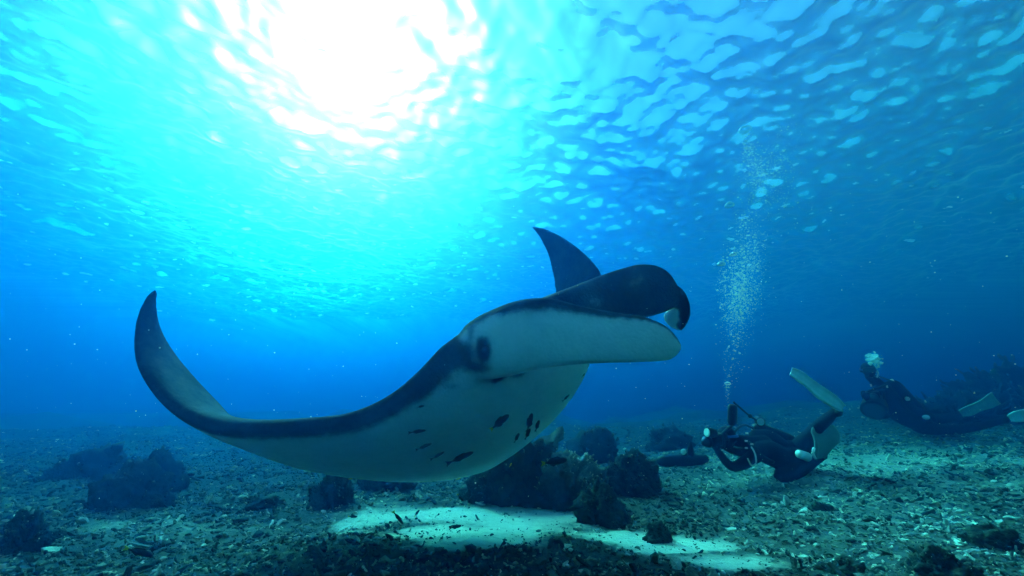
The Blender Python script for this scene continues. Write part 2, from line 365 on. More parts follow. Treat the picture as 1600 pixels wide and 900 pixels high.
# ---------------------------------------------------------------- corals
def tones(n_, a, b): return np.random.default_rng(n_).uniform(a, b)
coral_m = attr_mat('coral_rock', 'tone', [(0, (.018, .024, .022)), (.35, (.04, .048, .042)), (.6, (.09, .10, .085)), (.85, (.30, .31, .27)), (1, (.5, .5, .45))], .9, .1, .5, 14, .8, 40)
def lump_mesh(name, rx, ry, rz, seed, sub=5, rough=1.0, over=0.0, pale=.0):
    bm = bmesh.new(); bmesh.ops.create_icosphere(bm, subdivisions=sub, radius=1)
    V = np.array([v.co[:] for v in bm.verts]); F = np.array([[v.index for v in f.verts] for f in bm.faces]); bm.free()
    o = Vector((seed*3.1, seed*1.7, -seed*2.3)); k = np.empty(len(V)); t = np.empty(len(V))
    for i, p in enumerate(V):
        q = Vector(p)
        a = noise.fractal(q*1.3+o, 1, 2, 3); b = noise.turbulence(q*3.2+o, 3, True); c = noise.turbulence(q*9+o, 2, True)
        e_ = noise.ridged_multi_fractal(q*2.1+o, 1, 2, 3, 1, 2); k[i] = 1+rough*(.42*a+.30*(b-.4)+.20*(c-.4)-.10*(e_-1)); t[i] = .22+.35*(c-.35)+.18*a
    W = V*k[:, None]
    W[:, 2] = np.where(W[:, 2] < 0, W[:, 2]*.35, W[:, 2])
    if over: W[:, :2] *= (1+over*np.clip(W[:, 2], 0, 1.2))[:, None]
    t = t+pale*np.clip(V[:, 2]*1.6-.5, 0, 1)*1.0
    return np_mesh(name, W*np.array((rx, ry, rz)), F, True, {'tone': t}), W*np.array((rx, ry, rz)), V, t
def nub_geo(roots, dirs, lens, rad, tone, rg):
    """short blunt coral fingers"""
    n_ = len(roots); an = np.linspace(0, 2*math.pi, 5, endpoint=False)
    up = np.where(abs(dirs[:, 2:3]) < .9, [[0, 0, 1.]], [[1., 0, 0]])
    e1 = np.cross(dirs, up); e1 /= np.linalg.norm(e1, axis=1)[:, None]; e2 = np.cross(dirs, e1)
    circ = np.cos(an)[None, :, None]*e1[:, None]+np.sin(an)[None, :, None]*e2[:, None]
    rings = [roots[:, None]-dirs[:, None]*.01+circ*rad[:, None, None], (roots+dirs*lens[:, None]*.6)[:, None]+circ*(rad*.85)[:, None, None]+rg.normal(0, .1, (n_, 1, 3))*lens[:, None, None],
             (roots+dirs*lens[:, None])[:, None]+circ*(rad*.45)[:, None, None]]
    V = np.concatenate(rings, 1)            # n,15,3
    base = []
    for r_ in range(2):
        for j in range(5):
            a, b = r_*5+j, r_*5+(j+1) % 5; base += [(a, b, b+5), (a, b+5, a+5)]
    base += [(10, 11, 12), (10, 12, 13), (10, 13, 14)]
    F = (np.array(base)[None]+(np.arange(n_)*15)[:, None, None]).reshape(-1, 3)
    tt = np.repeat(tone[:, None], 15, 1); tt[:, 10:] += .22
    return V.reshape(-1, 3), F, tt.ravel()
def coral_head(px, py, wpx, hpx, label, cat='coral', seed=1, depth=.8, sub=5, nubs=160, rough=1.0, over=0., pale=0., name='coral_mound', nub_len=.05, d_add=0., group=None):
    q, d = on_ground(px, py); d += d_add
    rx = wpx*d/F_PX/2; rz = hpx*d/F_PX; ry = rx*depth
    loc = Vector((q[0]+(px-800)/F_PX*d_add, q[1]+ry*.7+d_add, 0)); loc.z = float(ground(loc.x, loc.y))-.02
    root = empty(name, loc)
    me, W, V, t = lump_mesh(name, rx, ry, rz, seed, sub, rough, over, pale)
    link('coral_body', me, coral_m, root)
    if nubs:
        rg = np.random.default_rng(seed); nubs = int(nubs*.7); ok = np.where(V[:, 2] > .05)[0]; pw = (V[ok, 2]+.1)*np.array([max(0, noise.noise(Vector(v)*3.1+Vector((seed, 0, 0)))+.15)**2 for v in V[ok]])+1e-5; ix = rg.choice(ok, nubs, p=pw/pw.sum())
        dr = V[ix]*np.array((1/rx, 1/ry, 1/rz)); dr /= np.linalg.norm(dr, axis=1)[:, None]; dr += rg.normal(0, .35, dr.shape); dr[:, 2] += .3; dr /= np.linalg.norm(dr, axis=1)[:, None]
        L = nub_len*.6*rg.uniform(.4, 1.5, nubs); nv, nf, nt = nub_geo(W[ix], dr, L, .27*nub_len*rg.uniform(.7, 1.5, nubs), t[ix]+rg.uniform(-.1, .25, nubs)+pale*.25, rg)
        tag(link('coral_fingers', np_mesh('coral_fingers', nv, nf, False, {'tone': nt}), coral_m, root), kind='stuff')
    return tag(root, label, cat, group)
coral_head(795, 790, 150, 104, 'broad dark coral mound partly behind the manta belly, its left shoulder under the belly edge', seed=3, nubs=420, nub_len=.045)
coral_head(893, 797, 118, 78, 'dark coral mound topped by a pale speckled crown of short fingers', seed=5, nubs=420, pale=.42, over=.05, nub_len=.035)
coral_head(948, 822, 84, 62, 'steep dark coral boulder sloping down to the bright sand patch', seed=8, nubs=130, rough=.8, nub_len=.03)
coral_head(997, 778, 92, 58, 'rounded dark coral clump just right of the steep boulder', seed=11, nubs=260, nub_len=.04)
coral_head(937, 722, 82, 44, 'hazy blue coral mound in open water right of the belly', seed=13, sub=4, nubs=120, nub_len=.08)
coral_head(1052, 703, 76, 34, 'faint flat coral mound behind the strobe lying on the seabed', seed=17, sub=4, nubs=90, nub_len=.07)
coral_head(510, 796, 72, 56, 'dark rounded coral clump below the trailing edge of the near wing', seed=19, nubs=240, nub_len=.04)
coral_head(600, 770, 90, 34, 'low dark coral ridge right under the lowest edge of the belly', seed=20, nubs=180, nub_len=.04)
coral_head(170, 797, 112, 62, 'biggest dark boulder on the left half of the seabed', cat='boulder', seed=23, nubs=80, rough=.85, name='coral_boulder', nub_len=.04)
coral_head(216, 770, 78, 56, 'hazy rounded boulder behind the biggest dark boulder', cat='boulder', seed=29, sub=4, nubs=50, name='coral_boulder', nub_len=.05)
coral_head(112, 745, 104, 42, 'long flat hazy boulder at far left', cat='boulder', seed=31, sub=4, nubs=50, name='coral_boulder', nub_len=.05)
coral_head(12, 862, 78, 48, 'black coral lump cut by the left picture edge', seed=37, nubs=140, nub_len=.03)
coral_head(1033, 848, 50, 28, 'small dark rock at the tail of the sand patch', cat='rock', seed=41, sub=4, nubs=30, name='rock', nub_len=.015)
coral_head(400, 795, 60, 18, 'low dark rock in the murk between the left boulders and the clump', cat='rock', seed=43, sub=4, nubs=40, name='rock', nub_len=.03)
coral_head(1500, 905, 90, 40, 'dark knobbly rock at the bottom right corner', cat='rock', seed=47, sub=5, nubs=90, name='rock', nub_len=.02)
coral_head(1340, 898, 66, 24, 'flat dark rock at the bottom edge right of the sand tail', cat='rock', seed=53, sub=4, nubs=60, name='rock', nub_len=.02)
coral_head(1575, 860, 70, 36, 'dark rock at the right picture edge low on the slope', cat='rock', seed=59, sub=4, nubs=60, name='rock', nub_len=.02)
coral_head(1290, 800, 34, 14, 'little dark rock on the slope below the kneeling diver', cat='rock', seed=61, sub=3, nubs=20, name='rock', nub_len=.02)
def reef(px, py, d, wpx, hpx, label, seed):
    c = P(px, py, d); rx = wpx*d/F_PX/2; gz = float(ground(c[0], c[1])); top = c[2]
    root = empty('reef_outcrop', Vector((c[0], c[1], gz-.1)))
    me, W, V, t = lump_mesh('reef_outcrop', rx, rx*.7, max(.3, top-gz), seed, 5, 1.15)
    link('reef_rock', me, coral_m, root)
    rg = np.random.default_rng(seed); ok = np.where(V[:, 2] > .1)[0]; ix = rg.choice(ok, 260)
    dr = V[ix]+rg.normal(0, .35, (260, 3)); dr[:, 2] += .3; dr /= np.linalg.norm(dr, axis=1)[:, None]
    nv, nf, nt = nub_geo(W[ix], dr, rg.uniform(.06, .2, 260), rg.uniform(.02, .05, 260), t[ix]+rg.uniform(-.1, .2, 260), rg)
    tag(link('coral_fingers', np_mesh('coral_fingers', nv, nf, False, {'tone': nt}), coral_m, root), kind='stuff')
    tag(root, label, 'reef')
reef(1570, 585, 10.5, 150, 80, 'highest dark reef outcrop at the right edge behind the lying diver', 71)
reef(1490, 610, 9.8, 150, 60, 'lower dark reef shoulder behind the hips of the lying diver', 73)
reef(1640, 600, 9.0, 150, 60, 'dark reef flank running out of the right picture edge', 79)

# plate of leaf coral standing on the mound beside the belly
q, d = on_ground(862, 765); c = P(862, 690, 4.6)
bm = bmesh.new(); nseg = 28
top_ = []; bot_ = []
for j in range(nseg):
    a = 2*math.pi*j/nseg; r = .15*(1+.18*math.sin(3*a+1)+.1*math.sin(7*a))
    x, y = r*math.cos(a)*1.15, r*math.sin(a)*.9; b = .02*math.sin(4*a)
    top_.append(bm.verts.new((x, y, .02+b))); bot_.append(bm.verts.new((x*.93, y*.93, -.012+b)))
ct, cb = bm.verts.new((0, 0, -.02)), bm.verts.new((0, 0, -.06))
for j in range(nseg):
    k = (j+1) % nseg
    bm.faces.new((top_[j], top_[k], ct)); bm.faces.new((bot_[k], bot_[j], cb)); bm.faces.new((top_[j], bot_[j], bot_[k], top_[k]))
bm.transform(Matrix.Translation(c) @ Matrix.Rotation(math.radians(-38), 4, 'Y') @ Matrix.Rotation(math.radians(35), 4, 'X'))
# a short stem down into the mound
e = Vector(c)+Vector((-.10, .05, -.42)); ring = []
for z_, p_ in ((0, Vector(c)), (1, e)):
    ring.append([bm.verts.new(p_+Vector((.035*math.cos(t_), .035*math.sin(t_), 0))) for t_ in np.linspace(0, 2*math.pi, 7)[:-1]])
for j in range(6): bm.faces.new((ring[0][j], ring[0][(j+1) % 6], ring[1][(j+1) % 6], ring[1][j]))
pm = mat('plate_coral', (.09, .10, .09), .9, .1, .5, 20, .5, 60)
root = empty('plate_coral', e); part('coral_plate', bm_mesh('coral_plate', bm), pm, root)
tag(root, 'single upright plate of coral tilted left on the mound beside the belly', 'coral')

# ---------------------------------------------------------------- coral rubble
def rubble_shapes(rg):
    out = []
    for s_ in range(12):                                   # broken coral fingers
        n_ = 4; ax = np.cumsum(np.vstack([[0, 0, 0], rg.normal([1, 0, 0], [.1, .35, .3], (n_-1, 3))]), 0); ax -= ax.mean(0); ax /= 3.0
        rad = rg.uniform(.10, .19)*rg.uniform(.7, 1.25, n_); rad[-1] *= .6; k = 5; an = np.linspace(0, 2*math.pi, k, endpoint=False)
        V = np.concatenate([ax[i]+np.stack([rg.normal(0, .02, k), np.cos(an)*rad[i]*rg.uniform(.8, 1.2, k), np.sin(an)*rad[i]*rg.uniform(.8, 1.2, k)], 1) for i in range(n_)])
        F = []
        for i in range(n_-1):
            for j in range(k):
                a, b = i*k+j, i*k+(j+1) % k; F += [(a, b, b+k), (a, b+k, a+k)]
        F += [(0, 2, 1), (0, 3, 2), (0, 4, 3)]; o = (n_-1)*k; F += [(o, o+1, o+2), (o, o+2, o+3), (o, o+3, o+4)]
        out.append((V, np.array(F)))
    bm = bmesh.new(); bmesh.ops.create_icosphere(bm, subdivisions=1, radius=.5)
    I = np.array([v.co[:] for v in bm.verts]); IF = np.array([[v.index for v in f.verts] for f in bm.faces]); bm.free()
    for s_ in range(10):                                   # chips and lumps
        out.append((I*rg.uniform(.55, 1.2, (len(I), 1))*np.array((1, rg.uniform(.5, .9), rg.uniform(.25, .6))), IF))
    return out
def scatter(name, X, Y, size, tone, rg, mat_, sink=.25):
    shp = rubble_shapes(rg); Vs, Fs, Ts = [], [], []; off = 0
    Z = ground(X, Y); kind = rg.integers(0, len(shp), len(X))
    for s_, (V, F) in enumerate(shp):
        ix = np.where(kind == s_)[0]; n_ = len(ix)
        if not n_: continue
        yaw = rg.uniform(0, 6.283, n_); tilt = rg.normal(0, .45, n_); rl = rg.uniform(0, 6.283, n_)
        cy, sy, ct_, st, cr, sr = np.cos(yaw), np.sin(yaw), np.cos(tilt), np.sin(tilt), np.cos(rl), np.sin(rl)
        z0 = np.zeros(n_); o1 = np.ones(n_)
        Rz = np.stack([np.stack([cy, -sy, z0], -1), np.stack([sy, cy, z0], -1), np.stack([z0, z0, o1], -1)], 1)
        Ry = np.stack([np.stack([ct_, z0, st], -1), np.stack([z0, o1, z0], -1), np.stack([-st, z0, ct_], -1)], 1)
        if s_ < 12: Rx = np.stack([np.stack([o1, z0, z0], -1), np.stack([z0, cr, -sr], -1), np.stack([z0, sr, cr], -1)], 1); R = Rz @ Ry @ Rx
        else: R = Rz @ Ry
        W = np.einsum('nij,vj->nvi', R, V)*size[ix, None, None]
        W += np.stack([X[ix], Y[ix], Z[ix]+size[ix]*(.22-sink*rg.uniform(0, 1, n_))], -1)[:, None]
        Vs.append(W.reshape(-1, 3)); Fs.append((F[None]+(off+np.arange(n_)*len(V))[:, None, None]).reshape(-1, 3)); off += n_*len(V)
        Ts.append(np.repeat(tone[ix], len(V)))
    return link(name, np_mesh(name, np.concatenate(Vs), np.concatenate(Fs), False, {'tone': np.concatenate(Ts)}), mat_)
rub_m = attr_mat('coral_rubble', 'tone', [(0, (.014, .02, .018)), (.3, (.04, .045, .038)), (.55, (.10, .105, .09)), (.75, (.24, .24, .21)), (1, (.6, .59, .54))], .85, .15, .4, 22, .5, 90)
rg = np.random.default_rng(21)
N = 120000
dep = np.exp(rg.uniform(math.log(1.7), math.log(15), N)); X = dep*rg.uniform(-1.75, 1.8, N); Y = dep
keep = rg.uniform(0, 1, N) > np.clip(sand_mask(X, Y)*1.05-.02, 0, .95-.42*np.clip((fbm(X*3.5, Y*3.5, 81)-.45)*4, 0, 1))
keep &= rg.uniform(0, 1, N) < .30+.75*fbm(X*1.1, Y*1.1, 33)
X, Y, dep = X[keep][:66000], Y[keep][:66000], dep[keep][:66000]
clump = fbm(X*1.6, Y*1.6, 40)
size = np.exp(rg.normal(math.log(.027), .5, len(X)))*(.75+.10*dep); size = np.clip(size, .010, .13)
sm_ = sand_mask(X, Y); size *= 1-.5*sm_
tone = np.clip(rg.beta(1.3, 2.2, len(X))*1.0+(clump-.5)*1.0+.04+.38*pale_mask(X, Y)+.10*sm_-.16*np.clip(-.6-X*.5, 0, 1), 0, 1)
tone = np.where(rg.uniform(0, 1, len(X)) < .04, rg.uniform(.6, .95, len(X)), tone)
tag(scatter('coral_rubble', X, Y, size, tone, rg, rub_m), 'carpet of broken coral rubble over the seabed', kind='stuff')

# ---------------------------------------------------------------- fish
fish_dark = mat('fish_dark', (.02, .022, .028), .4, .4, .5, 60)
fish_grey = mat('fish_grey', (.07, .08, .09), .4, .4, .5, 60)
fish_tail = mat('fish_yellow', (.55, .42, .05), .5, .3)
fish_gold = mat('fish_gold', (.75, .55, .06), .5, .3)
def fish_body(slim):
    xs = np.array([-.5, -.4, -.25, -.05, .15, .32, .43, .49, .5]); hh = np.array([.035, .045, .085, .125, .135, .115, .075, .03, .006])*slim; ww = hh*.55
    k = 12; an = np.linspace(0, 2*math.pi, k, endpoint=False)
    xi = np.linspace(-.5, .5, 22); hi = np.interp(xi, xs, hh); wi = np.interp(xi, xs, ww)
    R = np.stack([np.stack([np.full(k, x), np.cos(an)*w_, np.sin(an)*h_], -1) for x, h_, w_ in zip(xi, hi, wi)])
    v, f = loft_rings(R); me = bpy.data.meshes.new('fish'); me.from_pydata(v.tolist(), [], f); me.update(); me.polygons.foreach_set('use_smooth', np.full(len(me.polygons), True)); return me
def fin_mesh(name, pts, th=.008):
    bm = bmesh.new(); a = [bm.verts.new((x, th, z)) for x, z in pts]; b = [bm.verts.new((x, -th, z)) for x, z in pts]; n_ = len(pts)
    bm.faces.new(a); bm.faces.new(b[::-1])
    for j in range(n_): bm.faces.new((a[j], b[j], b[(j+1) % n_], a[(j+1) % n_]))
    return bm_mesh(name, bm, False)
tail_me = fin_mesh('tail_fin', [(-.46, .03), (-.68, .12), (-.63, 0), (-.68, -.12), (-.46, -.03)])
FISH = {}
for kind_, slim in (('slim', .72), ('deep', 1.15)):
    h_ = .12*slim
    FISH[kind_] = (fish_body(slim), fin_mesh('dorsal_fin', [(.22, h_*.9), (.08, h_*1.55), (-.22, h_*1.25), (-.36, h_*.62), (-.1, h_*.8)]), fin_mesh('belly_fin', [(.05, -h_*.9), (-.12, -h_*1.45), (-.34, -h_*.7), (-.15, -h_*.7)]))
def fish(px, py, lpx, ang, d, label, cat_kind='slim', m=fish_dark, tm=None, group=None, into=.25):
    root = empty('fish', P(px, py, d)); a = math.radians(ang)
    ax = Vector(cam_dir(math.cos(a), math.sin(a), into)).normalized(); upv = Vector(cam_dir(-math.sin(a), math.cos(a), 0))
    if upv.z < 0: upv = -upv
    sd = upv.cross(ax).normalized(); upv = ax.cross(sd)
    s_ = lpx*d/F_PX/1.18
    root.rotation_euler = Matrix((ax, sd, upv)).transposed().to_euler(); root.scale = (s_, s_, s_)
    for nm, me, mm in zip(('fish_body', 'dorsal_fin', 'belly_fin'), FISH[cat_kind], (m, m, m)):
        o = link(nm, me, None, root)
        if not me.materials: me.materials.append(m)
        o.material_slots[0].link = 'OBJECT'; o.material_slots[0].material = mm
    o = link('tail_fin', tail_me, None, root)
    if not tail_me.materials: tail_me.materials.append(m)
    o.material_slots[0].link = 'OBJECT'; o.material_slots[0].material = tm or m
    return tag(root, label, 'fish', group)
GB = 'small fish gathered under the manta belly'; GS = 'dark fish over the seabed'
fish(783, 658, 38, 36, 1.93, 'stoutest dark fish under the belly, nose up right, yellowish tail', 'deep', fish_dark, fish_tail, GB)
fish(722, 714, 46, 19, 2.05, 'long slim dark fish under the belly near its lowest edge', 'slim', fish_dark, None, GB)
fish(828, 658, 30, 73, 2.05, 'largest of the four steep little fish by the right belly edge', 'deep', fish_dark, fish_dark, GB)
fish(840, 664, 19, 68, 2.1, 'small steep fish closest to the right belly edge', 'deep', fish_dark, None, GB)
fish(825, 677, 19, 62, 2.1, 'small steep fish right below the tail of the largest steep one', 'deep', fish_dark, None, GB)
fish(808, 683, 17, 60, 2.1, 'lower left little fish of the steep four', 'deep', fish_dark, None, GB)
fish(654, 674, 28, 4, 2.0, 'slim grey fish lying level under the belly, upper one of the left three', 'slim', fish_grey, None, GB)
fish(664, 697, 27, 18, 2.05, 'slim grey fish tilted nose up, middle one of the left three', 'slim', fish_grey, None, GB)
fish(685, 711, 25, 26, 2.1, 'slim grey fish tilted nose up, lowest of the left three', 'slim', fish_grey, None, GB)
fish(658, 635, 12, 10, 1.95, 'tiny dark fish high on the white belly below the wing rim', 'deep', fish_dark, None, GB)
fish(885, 621, 16, 40, 2.3, 'little dark fish on the right outline of the belly', 'slim', fish_dark, None, GB)
fish(912, 586, 9, 48, 2.3, 'tiny dark fish just under the near head fin at the belly outline', 'slim', fish_dark, None, GB)
fish(869, 721, 43, 2, 2.6, 'black level fish with yellowish tail in front of the speckled coral', 'deep', fish_dark, fish_tail, GS)
fish(900, 794, 32, 0, 2.75, 'dark level fish against the foot of the steep coral boulder', 'slim', fish_dark, None, GS)
fish(623, 810, 29, -60, 2.3, 'dark fish nose down over the left end of the sand', 'slim', fish_dark, fish_tail, GS)
fish(720, 778, 16, -55, 2.6, 'small dark fish nose down above the upper edge of the sand', 'deep', fish_dark, fish_tail, GS)
fish(713, 823, 19, 4, 2.4, 'short dark fish level over the middle of the sand', 'deep', fish_dark, None, GS)
fish(652, 801, 12, 50, 2.5, 'tiny dark fish beside the nose down one over the sand', 'deep', fish_dark, fish_tail, GS)
fish(552, 807, 14, -10, 2.4, 'tiny dark fish left of the sand over rubble', 'deep', fish_dark, fish_tail, GS)
fish(220, 863, 42, -28, 1.9, 'dark fish with yellow tail nose down right over the left rubble', 'deep', fish_dark, fish_gold, GS)
fish(717, 748, 8, 10, 2.4, 'tiny golden fish under the belly centre just above the rubble', 'deep', fish_gold, fish_gold, 'tiny golden fish')
fish(548, 748, 7, 0, 2.5, 'tiny golden fish below the wing trailing edge', 'deep', fish_gold, fish_gold, 'tiny golden fish')
fish(798, 726, 7, 60, 2.9, 'tiny golden fish in front of the broad coral mound', 'deep', fish_gold, fish_gold, 'tiny golden fish')

# ---------------------------------------------------------------- divers
neo = mat('neoprene', (.012, .013, .016), .75, .2, .3, 20, .25, 80)
rubber = mat('black_rubber', (.015, .016, .018), .5, .35, .3, 30)
whitep = mat('white_fin_plastic', (.82, .84, .84), .45, .4, .15, 9)
greenp = mat('pale_green_fin', (.22, .32, .30), .5, .35, .2, 9)
skinm = mat('diver_skin', (.34, .22, .16), .6, .3, .2, 30)
steel = mat('steel', (.75, .77, .78), .25, .6, .2, 40)
glassm = mat('mask_glass', (.03, .05, .07), .08, .8)
bluep = mat('blue_trim', (.03, .10, .42), .5, .4)
def capsules(chains, extra=()):
    """one continuous skin round tapered chains of (point, radius)"""
    V, F = [], []
    def add(vs, fs):
        o = len(V); V.extend(vs); F.extend([tuple(o+i for i in f) for f in fs])
    bm = bmesh.new(); bmesh.ops.create_icosphere(bm, subdivisions=2, radius=1); IV = [Vector(v.co) for v in bm.verts]; IF = [tuple(v.index for v in f.verts) for f in bm.faces]; bm.free()
    for ch in chains:
        A = catmull([list(p)+[r] for p, r in ch], max(2, (len(ch)-1)*7+1)) if len(ch) > 2 else np.array([list(ch[0][0])+[ch[0][1]], list(ch[1][0])+[ch[1][1]]])
        ax = np.gradient(A[:, :3], axis=0); ax /= np.linalg.norm(ax, axis=1)[:, None]+1e-9
        k = 14; an = np.linspace(0, 2*math.pi, k, endpoint=False); rings = []
        ref = np.array((.31, .22, .92))
        for q, t in zip(A, ax):
            e1 = np.cross(t, ref); e1 /= np.linalg.norm(e1); e2 = np.cross(t, e1)
            rings.append(q[:3]+q[3]*(np.cos(an)[:, None]*e1+np.sin(an)[:, None]*e2))
        v, f = loft_rings(np.array(rings)); add(v.tolist(), f)
        for q in (A[0], A[-1]): add([tuple(q[:3]+np.array(i)*q[3]) for i in IV], IF)
    for c, r, sc in extra: add([tuple(np.array(c)+np.array(i)*r*np.array(sc)) for i in IV], IF)
    return V, F
def remeshed(name, V, F, vox=.012, it=5):
    me = bpy.data.meshes.new(name); me.from_pydata([tuple(v) for v in V], [], F); me.update()
    bm = bmesh.new(); bm.from_mesh(me); bmesh.ops.recalc_face_normals(bm, faces=bm.faces); bm.to_mesh(me); bm.free()
    tmp = bpy.data.objects.new('tmp', me); S.collection.objects.link(tmp)
    md = tmp.modifiers.new('r', 'REMESH'); md.mode = 'VOXEL'; md.voxel_size = vox; md.use_smooth_shade = True
    sm = tmp.modifiers.new('s', 'SMOOTH'); sm.iterations = it; sm.factor = .5
    bpy.context.view_layer.update()
    out = bpy.data.meshes.new_from_object(tmp.evaluated_get(bpy.context.evaluated_depsgraph_get())); out.name = name
    bpy.data.objects.remove(tmp); bpy.data.meshes.remove(me); return out
def tube(name, pts, r, mat_, parent, k=8, n_=None):
    A = catmull(pts, n_ or max(2, (len(pts)-1)*6+1)) if len(pts) > 2 else np.array(pts, float)
    ax = np.gradient(A, axis=0); ax /= np.linalg.norm(ax, axis=1)[:, None]+1e-9; an = np.linspace(0, 2*math.pi, k, endpoint=False); rings = []
    rr = np.interp(np.linspace(0, 1, len(A)), np.linspace(0, 1, len(r)), r) if hasattr(r, '__len__') else np.full(len(A), r)
    for q, t, r_ in zip(A, ax, rr):
        ref = np.array((0, 0, 1.)) if abs(t[2]) < .9 else np.array((1., 0, 0)); e1 = np.cross(t, ref); e1 /= np.linalg.norm(e1); e2 = np.cross(t, e1)
        rings.append(q+r_*(np.cos(an)[:, None]*e1+np.sin(an)[:, None]*e2))
    v, f = loft_rings(np.array(rings)); me = bpy.data.meshes.new(name); me.from_pydata(v.tolist(), [], f); me.update()
    me.polygons.foreach_set('use_smooth', np.full(len(me.polygons), True)); return part(name, me, mat_, parent)
def hand_chains(wrist, toward, side, size=.18, curl=.5):
    """palm, four curled fingers and a thumb"""
    w_, t, s_ = (np.array(wrist, float), np.array(toward, float), np.array(side, float)); t /= np.linalg.norm(t); s_ -= t*(s_ @ t); s_ /= np.linalg.norm(s_); n_ = np.cross(t, s_)
    ch = [[(w_, .026), (w_+t*size*.45, .03)], [(w_+t*size*.2+s_*.018, .024), (w_+t*size*.46+s_*.028, .02)], [(w_+t*size*.2-s_*.018, .024), (w_+t*size*.46-s_*.028, .02)]]
    for q, ln in zip((-.036, -.012, .012, .036), (.40, .50, .54, .47)):
        a = w_+t*size*.46+s_*q; b = a+t*size*ln*.5+n_*size*curl*.15; c = b+t*size*ln*.25+n_*size*curl*.35
        ch.append([(a, .012), (b, .0105), (c, .009)])
    a = w_+t*size*.16+s_*.03; b = a+(t*.6+s_*.8)*size*.25; c = b+(t*.9+s_*.2+n_*curl)*size*.2
    ch.append([(a, .015), (b, .012), (c, .0105)]); return ch
def fin_blade(name, pts, widths, side, th, mat_, parent):
    """swim fin: foot pocket to blade tip, ribs along both edges"""
    A = catmull([list(p)+[w_] for p, w_ in zip(pts, widths)], 24); side = np.array(side, float); side /= np.linalg.norm(side)
    ax = np.gradient(A[:, :3], axis=0); rings = []
    for i, (q, t) in enumerate(zip(A, ax)):
        t = t/np.linalg.norm(t); s_ = side-t*(side @ t); s_ /= np.linalg.norm(s_); n_ = np.cross(t, s_)
        prof = [(-.5, .9), (-.43, 1.6), (-.36, .6), (-.12, .45), (.12, .45), (.36, .6), (.43, 1.6), (.5, .9)]
        tt = th*(1-.55*i/23)
        rings.append([q[:3]+s_*q[3]*u+n_*tt*h_ for u, h_ in prof]+[q[:3]+s_*q[3]*u-n_*tt*h_ for u, h_ in prof[::-1]])
    v, f = loft_rings(np.array(rings)); me = bpy.data.meshes.new(name); me.from_pydata(v.tolist(), [], f); me.update()
    me.polygons.foreach_set('use_smooth', np.full(len(me.polygons), True)); return part(name, me, mat_, parent)
def disc(name, c, nrm, r, th, mat_, parent, k=20):
    bm = bmesh.new(); bmesh.ops.create_cone(bm, cap_ends=True, segments=k, radius1=r, radius2=r*.92, depth=th)
    bm.transform(Matrix.Translation(Vector(c)) @ Vector(nrm).to_track_quat('Z', 'Y').to_matrix().to_4x4()); return part(name, bm_mesh(name, bm, False), mat_, parent)
def box(name, c, sx, sy, sz, mat_, parent, rot=None, bev=.012):
    bm = bmesh.new(); bmesh.ops.create_cube(bm, size=1); bmesh.ops.scale(bm, vec=(sx, sy, sz), verts=bm.verts)
    bmesh.ops.bevel(bm, geom=bm.edges[:], offset=bev, segments=2, affect='EDGES', profile=.6)
    bm.transform(Matrix.Translation(Vector(c)) @ (rot or Matrix.Identity(4))); return part(name, bm_mesh(name, bm, False), mat_, parent)
def look(dx, dy, dd): return Vector(cam_dir(dx, dy, dd)).normalized()
def head_gear(root, hc, facing, r=.115):
    """mask with lens and strap, regulator"""
    f_ = Vector(facing).normalized(); c = Vector(hc); upd = Vector((0, 0, 1)); sd = f_.cross(upd).normalized(); upd = sd.cross(f_)
    rot = Matrix((sd, f_, upd)).transposed().to_4x4()
    mk = box('mask', c+f_*r*.86+upd*.02, .17, .07, .085, rubber, root, rot, .02)
    box('lens', c+f_*(r*.86+.032)+upd*.02, .14, .012, .06, glassm, mk, rot, .005)
    box('regulator', c+f_*r*1.02-upd*.065, .07, .06, .06, rubber, root, rot, .018)
    bm = bmesh.new()
    n1 = 26
    ring = [[bm.verts.new(c+(f_*math.cos(a)+sd*math.sin(a))*r*(1.0+e)+upd*(.02+h_)) for e, h_ in ((-.06, -.014), (.05, -.014), (.05, .014), (-.06, .014))] for a in np.linspace(0, 2*math.pi, n1, endpoint=False)]
    for i in range(n1):
        for j in range(4): bm.faces.new((ring[i][j], ring[i][(j+1) % 4], ring[(i+1) % n1][(j+1) % 4], ring[(i+1) % n1][j]))
    part('mask_strap', bm_mesh('mask_strap', bm), bluep, root)
def head_shape(hc, facing, r=.105):
    f_ = np.array(facing, float); f_ /= np.linalg.norm(f_); c = np.array(hc); up_ = np.array((0, 0, 1.)); s_ = np.cross(f_, up_); s_ /= np.linalg.norm(s_)
    return [(c+up_*.02, r, (1, 1, 1.12)), (c+f_*.035-up_*.045, r*.78, (1, 1, 1)), (c+f_*.105-up_*.02, .022, (1, 1, 1.2)), (c+f_*.085-up_*.075, .03, (1.2, 1, .7)),
            (c+s_*r*.98-up_*.01, .022, (1, 1, 1.5)), (c-s_*r*.98-up_*.01, .022, (1, 1, 1.5))]
